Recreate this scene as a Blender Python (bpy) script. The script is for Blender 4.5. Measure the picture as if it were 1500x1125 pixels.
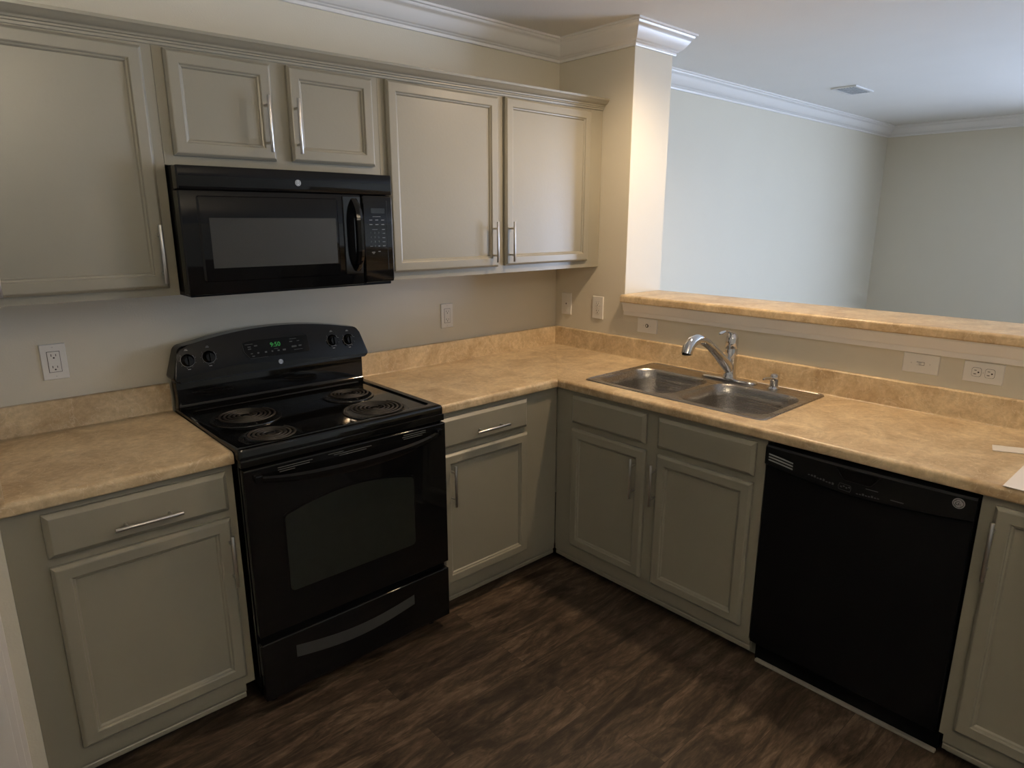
import bpy, bmesh, math, random
from mathutils import Vector, Matrix, noise
PI = math.pi
random.seed(7)
for o in list(bpy.data.objects):
    bpy.data.objects.remove(o)
S = bpy.context.scene
C = S.collection

# ------------------------------------------------------------------ camera
cam_d = bpy.data.cameras.new('camera')
cam = bpy.data.objects.new('camera', cam_d)
C.objects.link(cam)
S.camera = cam
FPX = 960.1
cam_d.sensor_fit = 'HORIZONTAL'; cam_d.sensor_width = 36.0
cam_d.lens = FPX / 1500 * 36.0
cam_d.clip_start = 0.02; cam_d.clip_end = 60
YAW, PITCH, ROLL = 0.7358891, -0.2440757, 0.0004627
cf = Vector((math.sin(YAW)*math.cos(PITCH), math.cos(YAW)*math.cos(PITCH), math.sin(PITCH)))
cr = Vector((math.cos(YAW), -math.sin(YAW), 0)); cu = cr.cross(cf)
r_ = cr*math.cos(ROLL)+cu*math.sin(ROLL); u_ = cu*math.cos(ROLL)-cr*math.sin(ROLL)
M = Matrix((( r_.x, u_.x, -cf.x, -2.6726), (r_.y, u_.y, -cf.y, -2.5837), (r_.z, u_.z, -cf.z, 1.5936), (0,0,0,1)))
cam.matrix_world = M

# ------------------------------------------------------------------ view + world (overcast daylight outside)
S.view_settings.view_transform = 'Standard'
S.view_settings.look = 'None'
S.view_settings.gamma = 1.0
S.view_settings.use_curve_mapping = False
S.view_settings.exposure = 0.42
W = bpy.data.worlds.new('daylight'); S.world = W; W.use_nodes = True
wb = W.node_tree.nodes['Background']
wb.inputs[0].default_value = (0.60, 0.735, 1.0, 1); wb.inputs[1].default_value = 23.0

# daylight openings (light portals: they add no light, they only guide the sky light)
WIN1 = (-4.65, -2.75, 0.06, 2.22)          # y0,y1,z0,z1 in the living room right wall
XR, YB, XLL, HC = 4.64, -6.2, -5.2, 2.484
def portal(name, loc, rot, sx, sy):
    d = bpy.data.lights.new(name, 'AREA'); d.shape = 'RECTANGLE'; d.size = sx; d.size_y = sy
    d.cycles.is_portal = True
    o = bpy.data.objects.new(name, d); C.objects.link(o); o.location = loc; o.rotation_euler = rot
portal('daylight_portal', (XR+0.06, (WIN1[0]+WIN1[1])/2, (WIN1[2]+WIN1[3])/2), (PI/2, 0, PI/2), WIN1[1]-WIN1[0], WIN1[3]-WIN1[2])
LAMP = (-0.31, -1.19, 2.44)
LAMP_STRENGTH = 100.0; LAMP_POWER = 35.5
FILL_LAMP = (-2.35, -2.98, 2.17); FILL_STRENGTH = 600.0; FILL_BOWL_STRENGTH = 8.0  # added uplighter out of view, fills the kitchen with warm light

# ------------------------------------------------------------------ materials
def mat(name, col, rough=0.5, metal=0.0, spec=0.5, noise_amt=0.0, nscale=20.0, bump=0.0, bscale=200.0, emit=None, estr=0.0, coat=0.0, aniso=0.0):
    m = bpy.data.materials.new(name); m.use_nodes = True
    nt = m.node_tree; b = nt.nodes['Principled BSDF']
    b.inputs['Base Color'].default_value = (*col, 1); b.inputs['Roughness'].default_value = rough
    b.inputs['Metallic'].default_value = metal; b.inputs['Specular IOR Level'].default_value = spec
    b.inputs['Coat Weight'].default_value = coat; b.inputs['Coat Roughness'].default_value = 0.05
    if emit:
        b.inputs['Emission Color'].default_value = (*emit, 1); b.inputs['Emission Strength'].default_value = estr
    tc = nt.nodes.new('ShaderNodeTexCoord')
    if noise_amt > 0:
        n = nt.nodes.new('ShaderNodeTexNoise'); n.inputs['Scale'].default_value = nscale; n.inputs['Detail'].default_value = 4
        nt.links.new(tc.outputs['Object'], n.inputs['Vector'])
        mx = nt.nodes.new('ShaderNodeMix'); mx.data_type = 'RGBA'
        nt.links.new(n.outputs['Fac'], mx.inputs['Factor'])
        mx.inputs['A'].default_value = (*[c*(1-noise_amt) for c in col], 1)
        mx.inputs['B'].default_value = (*[min(1, c*(1+noise_amt)) for c in col], 1)
        nt.links.new(mx.outputs['Result'], b.inputs['Base Color'])
    if bump > 0:
        n = nt.nodes.new('ShaderNodeTexNoise'); n.inputs['Scale'].default_value = bscale; n.inputs['Detail'].default_value = 3
        nt.links.new(tc.outputs['Object'], n.inputs['Vector'])
        bp = nt.nodes.new('ShaderNodeBump'); bp.inputs['Strength'].default_value = bump; bp.inputs['Distance'].default_value = 0.002
        nt.links.new(n.outputs['Fac'], bp.inputs['Height']); nt.links.new(bp.outputs['Normal'], b.inputs['Normal'])
    return m
MT = {}
MT['wall'] = mat('painted_wall', (0.65, 0.61, 0.505), 0.55, spec=0.35, noise_amt=0.02, nscale=3, bump=0.25, bscale=170)
MT['ceil'] = mat('ceiling_paint', (0.86, 0.85, 0.82), 0.8, spec=0.2, noise_amt=0.02, nscale=4, bump=0.4, bscale=120)
MT['trim'] = mat('white_trim_paint', (0.80, 0.79, 0.77), 0.28, spec=0.5, noise_amt=0.01, nscale=8)
MT['casing'] = mat('door_casing_paint', (0.80, 0.75, 0.69), 0.35, spec=0.5, noise_amt=0.02, nscale=8)
MT['cab'] = mat('greige_cabinet_paint', (0.268, 0.250, 0.196), 0.33, spec=0.5, noise_amt=0.035, nscale=5, bump=0.12, bscale=90)
MT['cabin'] = mat('cabinet_shadow_recess', (0.20, 0.19, 0.16), 0.6, noise_amt=0.05)
MT['black'] = mat('gloss_black_enamel', (0.004, 0.004, 0.0042), 0.06, spec=0.30, noise_amt=0.1, nscale=10)
MT['blacks'] = mat('satin_black_plastic', (0.006, 0.0065, 0.007), 0.28, spec=0.22, noise_amt=0.1, nscale=30)
MT['blackt'] = mat('textured_black_panel', (0.004, 0.004, 0.0045), 0.42, spec=0.12, noise_amt=0.1, nscale=30, bump=0.2, bscale=500)
MT['cooktop'] = mat('black_porcelain_cooktop', (0.004, 0.004, 0.004), 0.07, spec=0.42, noise_amt=0.1, nscale=10)
MT['grayp'] = mat('dark_grey_recess', (0.035, 0.037, 0.037), 0.5, noise_amt=0.1, nscale=60)
MT['glass_oven'] = mat('dark_oven_glass', (0.016, 0.018, 0.015), 0.15, spec=0.3, noise_amt=0.15, nscale=30)
MT['glass_mw'] = mat('microwave_screen_glass', (0.038, 0.038, 0.036), 0.14, spec=0.3, noise_amt=0.1, nscale=300)
MT['coil'] = mat('burner_coil_metal', (0.040, 0.034, 0.029), 0.45, metal=0.3, spec=0.5, noise_amt=0.25, nscale=30)
MT['bowl'] = mat('black_drip_bowl', (0.012, 0.012, 0.012), 0.22, spec=0.5, noise_amt=0.1)
MT['nickel'] = mat('brushed_nickel', (0.62, 0.60, 0.57), 0.30, metal=1.0, noise_amt=0.06, nscale=60)
MT['chrome'] = mat('polished_chrome', (0.70, 0.70, 0.71), 0.09, metal=1.0, noise_amt=0.02)
MT['plate'] = mat('white_plastic_plate', (0.76, 0.74, 0.69), 0.3, spec=0.5, noise_amt=0.01)
MT['slot'] = mat('dark_slot', (0.03, 0.025, 0.02), 0.6, noise_amt=0.05)
MT['mark'] = mat('pale_print', (0.30, 0.31, 0.31), 0.5, noise_amt=0.02)
MT['markd'] = mat('dim_print', (0.10, 0.105, 0.105), 0.5, noise_amt=0.02)
MT['silver'] = mat('silver_badge', (0.62, 0.62, 0.63), 0.32, metal=0.7, noise_amt=0.02)
MT['led'] = mat('green_display_digits', (0.02, 0.25, 0.05), 0.5, emit=(0.05, 0.9, 0.12), estr=0.11)
MT['paper'] = mat('white_paper', (0.80, 0.77, 0.74), 0.7, noise_amt=0.01)
MT['strip'] = mat('cream_card_strip', (0.75, 0.70, 0.62), 0.6, noise_amt=0.02)
MT['bulb'] = mat('warm_lamp_glass', (1, 0.85, 0.65), 0.5, emit=(1.0, 0.60, 0.28), estr=LAMP_STRENGTH)
MT['fillbowl'] = mat('fill_bowl_glass', (0.9, 0.88, 0.82), 0.4, emit=(1.0, 0.86, 0.66), estr=FILL_BOWL_STRENGTH)  # dim glow for the bowl of the added fill lamp
MT['fillbulb'] = mat('fill_bulb_glass', (1, .95, .85), 0.4, emit=(1.0, 0.82, 0.58), estr=FILL_STRENGTH)  # emitter of the added fill lamp
MT['seal'] = mat('pale_floor_strip', (0.30, 0.28, 0.25), 0.5, noise_amt=0.15, nscale=25)
MT['vent'] = mat('vent_white_metal', (0.72, 0.72, 0.71), 0.4, noise_amt=0.02)

def nodes(m): return m.node_tree.nodes, m.node_tree.links
# stainless steel with fine brushing
m = mat('brushed_stainless', (0.43, 0.405, 0.375), 0.26, metal=1.0)
N, L = nodes(m); b = N['Principled BSDF']
tc = N.new('ShaderNodeTexCoord'); mp = N.new('ShaderNodeMapping'); mp.inputs['Scale'].default_value = (600, 6, 600)
n = N.new('ShaderNodeTexNoise'); n.inputs['Scale'].default_value = 1.0; n.inputs['Detail'].default_value = 3
L.new(tc.outputs['Object'], mp.inputs['Vector']); L.new(mp.outputs['Vector'], n.inputs['Vector'])
rr = N.new('ShaderNodeMapRange'); rr.inputs['To Min'].default_value = 0.20; rr.inputs['To Max'].default_value = 0.36
L.new(n.outputs['Fac'], rr.inputs['Value']); L.new(rr.outputs['Result'], b.inputs['Roughness'])
b.inputs['Anisotropic'].default_value = 0.5
MT['steel'] = m
# tan laminate
def laminate(name, c1, c2, c3):
    m = bpy.data.materials.new(name); m.use_nodes = True; N, L = nodes(m); b = N['Principled BSDF']
    tc = N.new('ShaderNodeTexCoord')
    n1 = N.new('ShaderNodeTexNoise'); n1.inputs['Scale'].default_value = 7; n1.inputs['Detail'].default_value = 8; n1.inputs['Roughness'].default_value = 0.65; n1.inputs['Distortion'].default_value = 0.8
    n2 = N.new('ShaderNodeTexNoise'); n2.inputs['Scale'].default_value = 55; n2.inputs['Detail'].default_value = 6; n2.inputs['Roughness'].default_value = 0.7
    n3 = N.new('ShaderNodeTexNoise'); n3.inputs['Scale'].default_value = 9; n3.inputs['Detail'].default_value = 5; n3.inputs['Distortion'].default_value = 2.2
    for n in (n1, n2, n3): L.new(tc.outputs['Object'], n.inputs['Vector'])
    r1 = N.new('ShaderNodeValToRGB'); e = r1.color_ramp.elements
    e[0].position = 0.30; e[0].color = (*c1, 1); e[1].position = 0.70; e[1].color = (*c2, 1)
    L.new(n1.outputs['Fac'], r1.inputs['Fac'])
    r2 = N.new('ShaderNodeValToRGB'); e = r2.color_ramp.elements
    e[0].position = 0.36; e[0].color = (0.80, 0.78, 0.76, 1); e[1].position = 0.62; e[1].color = (1.06, 1.05, 1.04, 1)
    L.new(n2.outputs['Fac'], r2.inputs['Fac'])
    mu = N.new('ShaderNodeMix'); mu.data_type = 'RGBA'; mu.blend_type = 'MULTIPLY'; mu.inputs['Factor'].default_value = 0.85
    L.new(r1.outputs['Color'], mu.inputs['A']); L.new(r2.outputs['Color'], mu.inputs['B'])
    # thin pale veins
    r3 = N.new('ShaderNodeValToRGB'); e = r3.color_ramp.elements
    e[0].position = 0.485; e[0].color = (0, 0, 0, 1); e[1].position = 0.5; e[1].color = (1, 1, 1, 1)
    x = r3.color_ramp.elements.new(0.515); x.color = (0, 0, 0, 1)
    L.new(n3.outputs['Fac'], r3.inputs['Fac'])
    fa = N.new('ShaderNodeMath'); fa.operation = 'MULTIPLY'; fa.inputs[1].default_value = 0.30
    L.new(r3.outputs['Color'], fa.inputs[0])
    mv = N.new('ShaderNodeMix'); mv.data_type = 'RGBA'
    L.new(fa.outputs[0], mv.inputs['Factor']); L.new(mu.outputs['Result'], mv.inputs['A']); mv.inputs['B'].default_value = (*c3, 1)
    L.new(mv.outputs['Result'], b.inputs['Base Color'])
    b.inputs['Roughness'].default_value = 0.34; b.inputs['Specular IOR Level'].default_value = 0.45
    return m
MT['lam'] = laminate('tan_stone_laminate', (0.42, 0.295, 0.160), (0.74, 0.60, 0.385), (0.88, 0.78, 0.58))
# vinyl plank floor, planks run along x
m = bpy.data.materials.new('brown_vinyl_plank'); m.use_nodes = True; N, L = nodes(m); b = N['Principled BSDF']
tc = N.new('ShaderNodeTexCoord')
br = N.new('ShaderNodeTexBrick'); br.offset = 0.37; br.offset_frequency = 2
br.inputs['Color1'].default_value = (0, 0, 0, 1); br.inputs['Color2'].default_value = (1, 1, 1, 1); br.inputs['Mortar'].default_value = (0.5, 0.5, 0.5, 1)
br.inputs['Scale'].default_value = 1; br.inputs['Mortar Size'].default_value = 0.0009; br.inputs['Brick Width'].default_value = 1.22; br.inputs['Row Height'].default_value = 0.152; br.inputs['Mortar Smooth'].default_value = 0.2
L.new(tc.outputs['Object'], br.inputs['Vector'])
# offset the grain per plank
sx = N.new('ShaderNodeVectorMath'); sx.operation = 'MULTIPLY_ADD'
L.new(br.outputs['Color'], sx.inputs[0]); sx.inputs[1].default_value = (7, 5, 3); L.new(tc.outputs['Object'], sx.inputs[2])
mp = N.new('ShaderNodeMapping'); mp.inputs['Scale'].default_value = (1.8, 8, 1); L.new(sx.outputs[0], mp.inputs['Vector'])
n1 = N.new('ShaderNodeTexNoise'); n1.inputs['Scale'].default_value = 1.7; n1.inputs['Detail'].default_value = 9; n1.inputs['Roughness'].default_value = 0.68; n1.inputs['Distortion'].default_value = 1.4
L.new(mp.outputs['Vector'], n1.inputs['Vector'])
mp2 = N.new('ShaderNodeMapping'); mp2.inputs['Scale'].default_value = (22, 110, 1); L.new(sx.outputs[0], mp2.inputs['Vector'])
n2 = N.new('ShaderNodeTexNoise'); n2.inputs['Scale'].default_value = 1; n2.inputs['Detail'].default_value = 5; n2.inputs['Distortion'].default_value = 0.8
L.new(mp2.outputs['Vector'], n2.inputs['Vector'])
rp = N.new('ShaderNodeValToRGB'); e = rp.color_ramp.elements
e[0].position = 0.38; e[0].color = (0.027, 0.019, 0.013, 1); e[1].position = 0.64; e[1].color = (0.140, 0.100, 0.070, 1)
x = rp.color_ramp.elements.new(0.5); x.color = (0.064, 0.045, 0.031, 1)
L.new(n1.outputs['Fac'], rp.inputs['Fac'])
r2 = N.new('ShaderNodeValToRGB'); e = r2.color_ramp.elements
e[0].position = 0.38; e[0].color = (0.68, 0.66, 0.64, 1); e[1].position = 0.66; e[1].color = (1.2, 1.18, 1.16, 1)
L.new(n2.outputs['Fac'], r2.inputs['Fac'])
mu = N.new('ShaderNodeMix'); mu.data_type = 'RGBA'; mu.blend_type = 'MULTIPLY'; mu.inputs['Factor'].default_value = 0.9
L.new(rp.outputs['Color'], mu.inputs['A']); L.new(r2.outputs['Color'], mu.inputs['B'])
r3 = N.new('ShaderNodeMapRange'); r3.inputs['To Min'].default_value = 0.68; r3.inputs['To Max'].default_value = 1.28
L.new(br.outputs['Color'], r3.inputs['Value'])
mu2 = N.new('ShaderNodeVectorMath'); mu2.operation = 'SCALE'; L.new(mu.outputs['Result'], mu2.inputs[0]); L.new(r3.outputs['Result'], mu2.inputs['Scale'])
mo = N.new('ShaderNodeMix'); mo.data_type = 'RGBA'; L.new(br.outputs['Fac'], mo.inputs['Factor'])
L.new(mu2.outputs[0], mo.inputs['A']); mo.inputs['B'].default_value = (0.03, 0.02, 0.015, 1)
L.new(mo.outputs['Result'], b.inputs['Base Color'])
b.inputs['Roughness'].default_value = 0.42; b.inputs['Specular IOR Level'].default_value = 0.35
bp = N.new('ShaderNodeBump'); bp.inputs['Strength'].default_value = 0.35; bp.inputs['Distance'].default_value = 0.002
L.new(n2.outputs['Fac'], bp.inputs['Height']); L.new(bp.outputs['Normal'], b.inputs['Normal'])
MT['floor'] = m
# window pane: mostly clear
m = bpy.data.materials.new('clear_window_pane'); m.use_nodes = True; N, L = nodes(m)
N.remove(N['Principled BSDF'])
t = N.new('ShaderNodeBsdfTransparent'); gl = N.new('ShaderNodeBsdfGlossy'); gl.inputs['Roughness'].default_value = 0.02
mx = N.new('ShaderNodeMixShader'); mx.inputs[0].default_value = 0.06
L.new(t.outputs[0], mx.inputs[1]); L.new(gl.outputs[0], mx.inputs[2]); L.new(mx.outputs[0], N['Material Output'].inputs[0])
MT['pane'] = m

# ------------------------------------------------------------------ mesh helpers
class MB:
    def __init__(s): s.bm = bmesh.new()
    def box(s, x0, x1, y0, y1, z0, z1, bev=0.0, seg=2):
        if x0 > x1: x0, x1 = x1, x0
        if y0 > y1: y0, y1 = y1, y0
        if z0 > z1: z0, z1 = z1, z0
        t = bmesh.new()
        v = [t.verts.new((x, y, z)) for x in (x0, x1) for y in (y0, y1) for z in (z0, z1)]
        for f in ((0,1,3,2),(4,6,7,5),(0,4,5,1),(2,3,7,6),(0,2,6,4),(1,5,7,3)): t.faces.new([v[i] for i in f])
        if bev > 0: bmesh.ops.bevel(t, geom=t.edges[:], offset=bev, segments=seg, affect='EDGES', profile=0.6)
        s.add(t); return s
    def add(s, t, mtx=None):
        if mtx is not None: t.transform(mtx)
        me = bpy.data.meshes.new('tmp'); t.to_mesh(me); t.free(); s.bm.from_mesh(me); bpy.data.meshes.remove(me)
    def rings(s, rings, cap0=True, cap1=True, closed=True):
        """loft successive rings of equal length"""
        R = [[s.bm.verts.new(p) for p in r] for r in rings]
        n = len(R[0])
        for a, b in zip(R, R[1:]):
            for i in range(n if closed else n-1):
                j = (i+1) % n
                try: s.bm.faces.new((a[i], a[j], b[j], b[i]))
                except ValueError: pass
        if cap0 and closed: s.bm.faces.new(R[0][::-1])
        if cap1 and closed: s.bm.faces.new(R[-1])
        return s
    def tube(s, pts, rad, n=10, caps=True, flat=1.0):
        pts = [Vector(p) for p in pts]; rads = rad if isinstance(rad, (list, tuple)) else [rad]*len(pts)
        rs = []; up = None
        for i, p in enumerate(pts):
            d = (pts[min(i+1, len(pts)-1)] - pts[max(i-1, 0)]).normalized()
            if up is None:
                up = Vector((0,0,1)) if abs(d.z) < 0.9 else Vector((1,0,0))
            a = (up - d*up.dot(d)).normalized(); up = a; bb = d.cross(a)
            rs.append([p + a*rads[i]*flat*math.cos(2*PI*k/n) + bb*rads[i]*math.sin(2*PI*k/n) for k in range(n)])
        s.rings(rs, caps, caps); return s
    def lathe(s, prof, c, axis='z', n=32):
        """prof: (r, h) list"""
        rs = []
        for r, h in prof:
            ring = []
            for k in range(n):
                a = 2*PI*k/n; x, y = r*math.cos(a), r*math.sin(a)
                if axis == 'z': p = (c[0]+x, c[1]+y, c[2]+h)
                elif axis == 'y': p = (c[0]+x, c[1]+h, c[2]+y)
                else: p = (c[0]+h, c[1]+x, c[2]+y)
                ring.append(p)
            rs.append(ring)
        s.rings(rs, True, True); return s
    def prism(s, outline, f0, f1, bev=0.0, seg=2):
        """outline: 2D points; f0,f1 map (a,b)->xyz for back and front"""
        t = bmesh.new()
        A = [t.verts.new(f0(*p)) for p in outline]; B = [t.verts.new(f1(*p)) for p in outline]
        n = len(A)
        for i in range(n): t.faces.new((A[i], A[(i+1)%n], B[(i+1)%n], B[i]))
        t.faces.new(A[::-1]); ff = t.faces.new(B)
        if bev > 0:
            bmesh.ops.bevel(t, geom=list(ff.edges), offset=bev, segments=seg, affect='EDGES', profile=0.6)
        s.add(t); return s
    def text(s, txt, size, origin, xdir, ydir, depth=0.0006, align='CENTER', shear=0.0):
        cu_ = bpy.data.curves.new('t', 'FONT'); cu_.body = txt; cu_.size = size; cu_.extrude = depth; cu_.align_x = align; cu_.align_y = 'CENTER'; cu_.shear = shear; cu_.resolution_u = 3
        o = bpy.data.objects.new('t', cu_); C.objects.link(o)
        dg = bpy.context.evaluated_depsgraph_get(); dg.update()
        me = bpy.data.meshes.new_from_object(o.evaluated_get(dg))
        x = Vector(xdir).normalized(); y = Vector(ydir).normalized(); z = x.cross(y)
        mt_ = Matrix(((x.x, y.x, z.x, origin[0]), (x.y, y.y, z.y, origin[1]), (x.z, y.z, z.z, origin[2]), (0,0,0,1)))
        me.transform(mt_); s.bm.from_mesh(me); bpy.data.meshes.remove(me)
        bpy.data.objects.remove(o); bpy.data.curves.remove(cu_); return s
    def build(s, name, m, parent=None, smooth=False, **kw):
        bmesh.ops.recalc_face_normals(s.bm, faces=s.bm.faces[:])
        me = bpy.data.meshes.new(name); s.bm.to_mesh(me); s.bm.free()
        ms = m if isinstance(m, (list, tuple)) else [m]
        for q in ms: me.materials.append(MT[q])
        if smooth:
            for p in me.polygons: p.use_smooth = True
            try: me.set_sharp_from_angle(angle=math.radians(38))
            except Exception: pass
        o = bpy.data.objects.new(name, me); C.objects.link(o)
        if parent is not None: o.parent = parent
        for k, v in kw.items(): o[k] = v
        return o
def thing(name, label, cat, loc=(0,0,0), rotz=0.0, group=None):
    o = bpy.data.objects.new(name, None); C.objects.link(o); o.location = loc; o.rotation_euler = (0,0,rotz); o.empty_display_size = 0.05
    o['label'] = label; o['category'] = cat
    if group: o['group'] = group
    return o
def tag(o, label, cat, group=None):
    o['label'] = label; o['category'] = cat
    if group: o['group'] = group
    return o
def relocate(root):
    """children were modelled in world space (or local with rotation): keep the Empty at its base"""
    off = Matrix.Translation(root.location)
    for ch in root.children: ch.matrix_parent_inverse = off.inverted() if root.rotation_euler.z == 0 else ch.matrix_parent_inverse
def sweep(path, prof, side=1.0, ends=(None, None)):
    """mitred sweep. path 2D, prof list of (d,z): d measured to the right of the travel direction. returns list of rings"""
    n = len(path); P = [Vector(p) for p in path]; rs = []
    for i in range(n):
        ns = []
        if i > 0: d = (P[i]-P[i-1]).normalized(); ns.append(Vector((d.y, -d.x)))
        if i < n-1: d = (P[i+1]-P[i]).normalized(); ns.append(Vector((d.y, -d.x)))
        if len(ns) == 2: mv = (ns[0]+ns[1]) / (1 + ns[0].dot(ns[1]))
        else: mv = ns[0]
        if i == 0 and ends[0]: mv = Vector(ends[0])
        if i == n-1 and ends[1]: mv = Vector(ends[1])
        rs.append([(P[i].x+mv.x*d_*side, P[i].y+mv.y*d_*side, z) for d_, z in prof])
    return rs
def rrect(x0, x1, y0, y1, r, n=8):
    pts = []
    for cx, cy, a0 in ((x1-r, y1-r, 0), (x0+r, y1-r, PI/2), (x0+r, y0+r, PI), (x1-r, y0+r, 1.5*PI)):
        for k in range(n+1):
            a = a0 + PI/2*k/n; pts.append((cx+r*math.cos(a), cy+r*math.sin(a)))
    return pts
def struct(o):
    o['kind'] = 'structure'; return o

# ------------------------------------------------------------------ room shell
WT = 0.30        # depth of the column / pass-through wall
CY = -0.488      # end of the full-height column
struct(MB().box(XLL-0.1, XR+0.1, YB-0.1, 0.12, -0.06, 0).build('floor', 'floor'))
struct(MB().box(XLL-0.1, XR+0.1, YB-0.1, 0.12, HC, HC+0.06).build('ceiling', 'ceil'))
struct(MB().box(XLL-0.1, XR+0.1, 0, 0.12, 0, HC).build('wall_back', 'wall'))
w = MB()                                   # living room right wall with the glass door opening
w.box(XR, XR+0.12, WIN1[1], 0, 0, HC); w.box(XR, XR+0.12, YB, WIN1[0], 0, HC)
w.box(XR, XR+0.12, WIN1[0], WIN1[1], WIN1[3], HC); w.box(XR, XR+0.12, WIN1[0], WIN1[1], 0, WIN1[2])
struct(w.build('wall_right', 'wall'))
w = MB(); w.box(XLL, XR, YB-0.12, YB, 0, HC)
struct(w.build('wall_front', 'wall'))
struct(MB().box(XLL-0.12, XLL, YB, 0, 0, HC).build('wall_far_left', 'wall'))
LWX = -2.615
struct(MB().box(LWX-0.14, LWX, -0.66, 0, 0, HC).build('wall_left', 'wall'))
# column and low wall of the pass-through (one wall)
w = MB(); w.box(0, WT, CY, 0, 0, HC, bev=0.003, seg=2); struct(w.build('wall_column', 'wall'))
BARZ = 1.232
struct(MB().box(0, WT-0.03, -3.6, CY, 0, BARZ-0.038).build('wall_pass_through', 'wall'))
# crown moulding: one mitred run round the room
cp = [(0,-.098),(.011,-.098),(.013,-.094),(.013,-.086),(.018,-.084),(.022,-.078)]
for k in range(9):
    a = k/8; cp.append((.022+.044*a, -.078+.054*(a**1.8*0.75+a*0.25)))
cp += [(.070,-.022),(.074,-.018),(.076,-.011),(.086,-.009),(.086,0),(0,0)]
crown_prof = [(d, HC+z-0.0005) for d, z in cp]
path = [(LWX, -0.66), (LWX, 0), (0, 0), (0, CY), (WT, CY), (WT, 0), (XR, 0), (XR, YB)]
c = MB(); c.rings(sweep(path, crown_prof), True, True)
struct(c.build('trim_1', 'trim', smooth=True))
# moulding under the bar top, mitred at its end
bz = BARZ-0.038
bt = [(0, bz-.066),(.010, bz-.066),(.012, bz-.060),(.012, bz-.046),(.016, bz-.043),(.018,bz-.038),(.026, bz-.012),(.031,bz-.006),(.031, bz),(0, bz)]
c = MB(); c.rings(sweep([(0, CY-0.006), (0, -3.6)], bt), True, True)
struct(c.build('trim_2', 'trim', smooth=True))
# door casing on the end of the left wall
c = MB()
for x0, x1, t in ((-2.760, -2.647, 0.010), (-2.750, -2.658, 0.015), (-2.742, -2.672, 0.018)):
    c.box(x0, x1, -0.66-t, -0.66, 0, 2.10, bev=0.002)
struct(c.build('door_1', 'casing', smooth=True))
# living room glass door
f = MB()
y0, y1, z0, z1 = WIN1
for a, b_ in ((y0, y0+.06), (y1-.06, y1), ((y0+y1)/2-.04, (y0+y1)/2+.04)): f.box(XR-.012, XR+.06, a, b_, z0, z1, bev=.003)
f.box(XR-.012, XR+.06, y0, y1, z0, z0+.07, bev=.003); f.box(XR-.012, XR+.06, y0, y1, z1-.06, z1, bev=.003)
wf = struct(f.build('window_1', 'trim')); MB().box(XR+.02, XR+.024, y0+.05, y1-.05, z0+.05, z1-.05).build('pane', 'pane', wf)
# ------------------------------------------------------------------ cabinets
# everything is modelled facing -y; the sink run is turned by -90 degrees (local x -> world -y)
def door_mesh(x0, x1, z0, z1, yb, inset=0.040, drawer=False):
    """five-piece door with bevelled outer edge and stepped inner moulding, back at yb, front at yb-0.021"""
    if drawer: R = [(0, 0), (0, .009), (.003, .012), (.012, .020), (.014, .0205)]
    else: R = [(0, 0), (0, .012), (.003, .015), (.007, .0195), (.010, .0205), (inset-.003, .0205), (inset, .0185), (inset+.001, .015), (inset+.006, .0135), (inset+.009, .0095), (inset+.010, .0085), (inset+.016, .0085)]
    rs = [[(x0+i, yb-d, z0+i), (x1-i, yb-d, z0+i), (x1-i, yb-d, z1-i), (x0+i, yb-d, z1-i)] for i, d in R]
    m = MB(); m.rings(rs, True, True); return m
def pull(parent, p, vertical, length=0.172, yface=-0.0205):
    """bar pull centred at p on the door face"""
    x, y, z = p; r = 0.0055; st = 0.030; h = length/2; q = h-0.030
    m = MB()
    if vertical:
        m.tube([(x, y-st, z-h), (x, y-st, z-h+.001), (x, y-st, z+h-.001), (x, y-st, z+h)], [r*.9, r, r, r*.9], 12)
        for s_ in (-1, 1): m.tube([(x, y, z+s_*q), (x, y-st, z+s_*q)], 0.0045, 10)
    else:
        m.tube([(x-h, y-st, z), (x-h+.001, y-st, z), (x+h-.001, y-st, z), (x+h, y-st, z)], [r*.9, r, r, r*.9], 12)
        for s_ in (-1, 1): m.tube([(x+s_*q, y, z), (x+s_*q, y-st, z)], 0.0045, 10)
    return m.build('handle', 'nickel', parent, smooth=True)
FY = -0.610      # base face frame
def carcass(x0, x1, z0, z1, yf, openings, yback=-0.004, closed=True):
    """box body with a face frame pierced by shallow openings"""
    m = MB()
    p = .016; m.box(x0, x0+p, yf+.018, yback, z0, z1); m.box(x1-p, x1, yf+.018, yback, z0, z1)
    m.box(x0+p, x1-p, yf+.018, yback, z0, z0+p); m.box(x0+p, x1-p, yback-.008, yback, z0+p, z1-p)
    if closed: m.box(x0+p, x1-p, yf+.018, yback, z1-p, z1)
    xs = sorted(set([x0, x1] + [v for o in openings for v in o[:2]])); zs = sorted(set([z0, z1] + [v for o in openings for v in o[2:]]))
    for a, b_ in zip(xs, xs[1:]):
        for c_, d in zip(zs, zs[1:]):
            mx_, mz = (a+b_)/2, (c_+d)/2
            if not any(o[0] < mx_ < o[1] and o[2] < mz < o[3] for o in openings): m.box(a, b_, yf, yf+.018, c_, d)
    bmesh.ops.remove_doubles(m.bm, verts=m.bm.verts[:], dist=1e-5)
    return m
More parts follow.
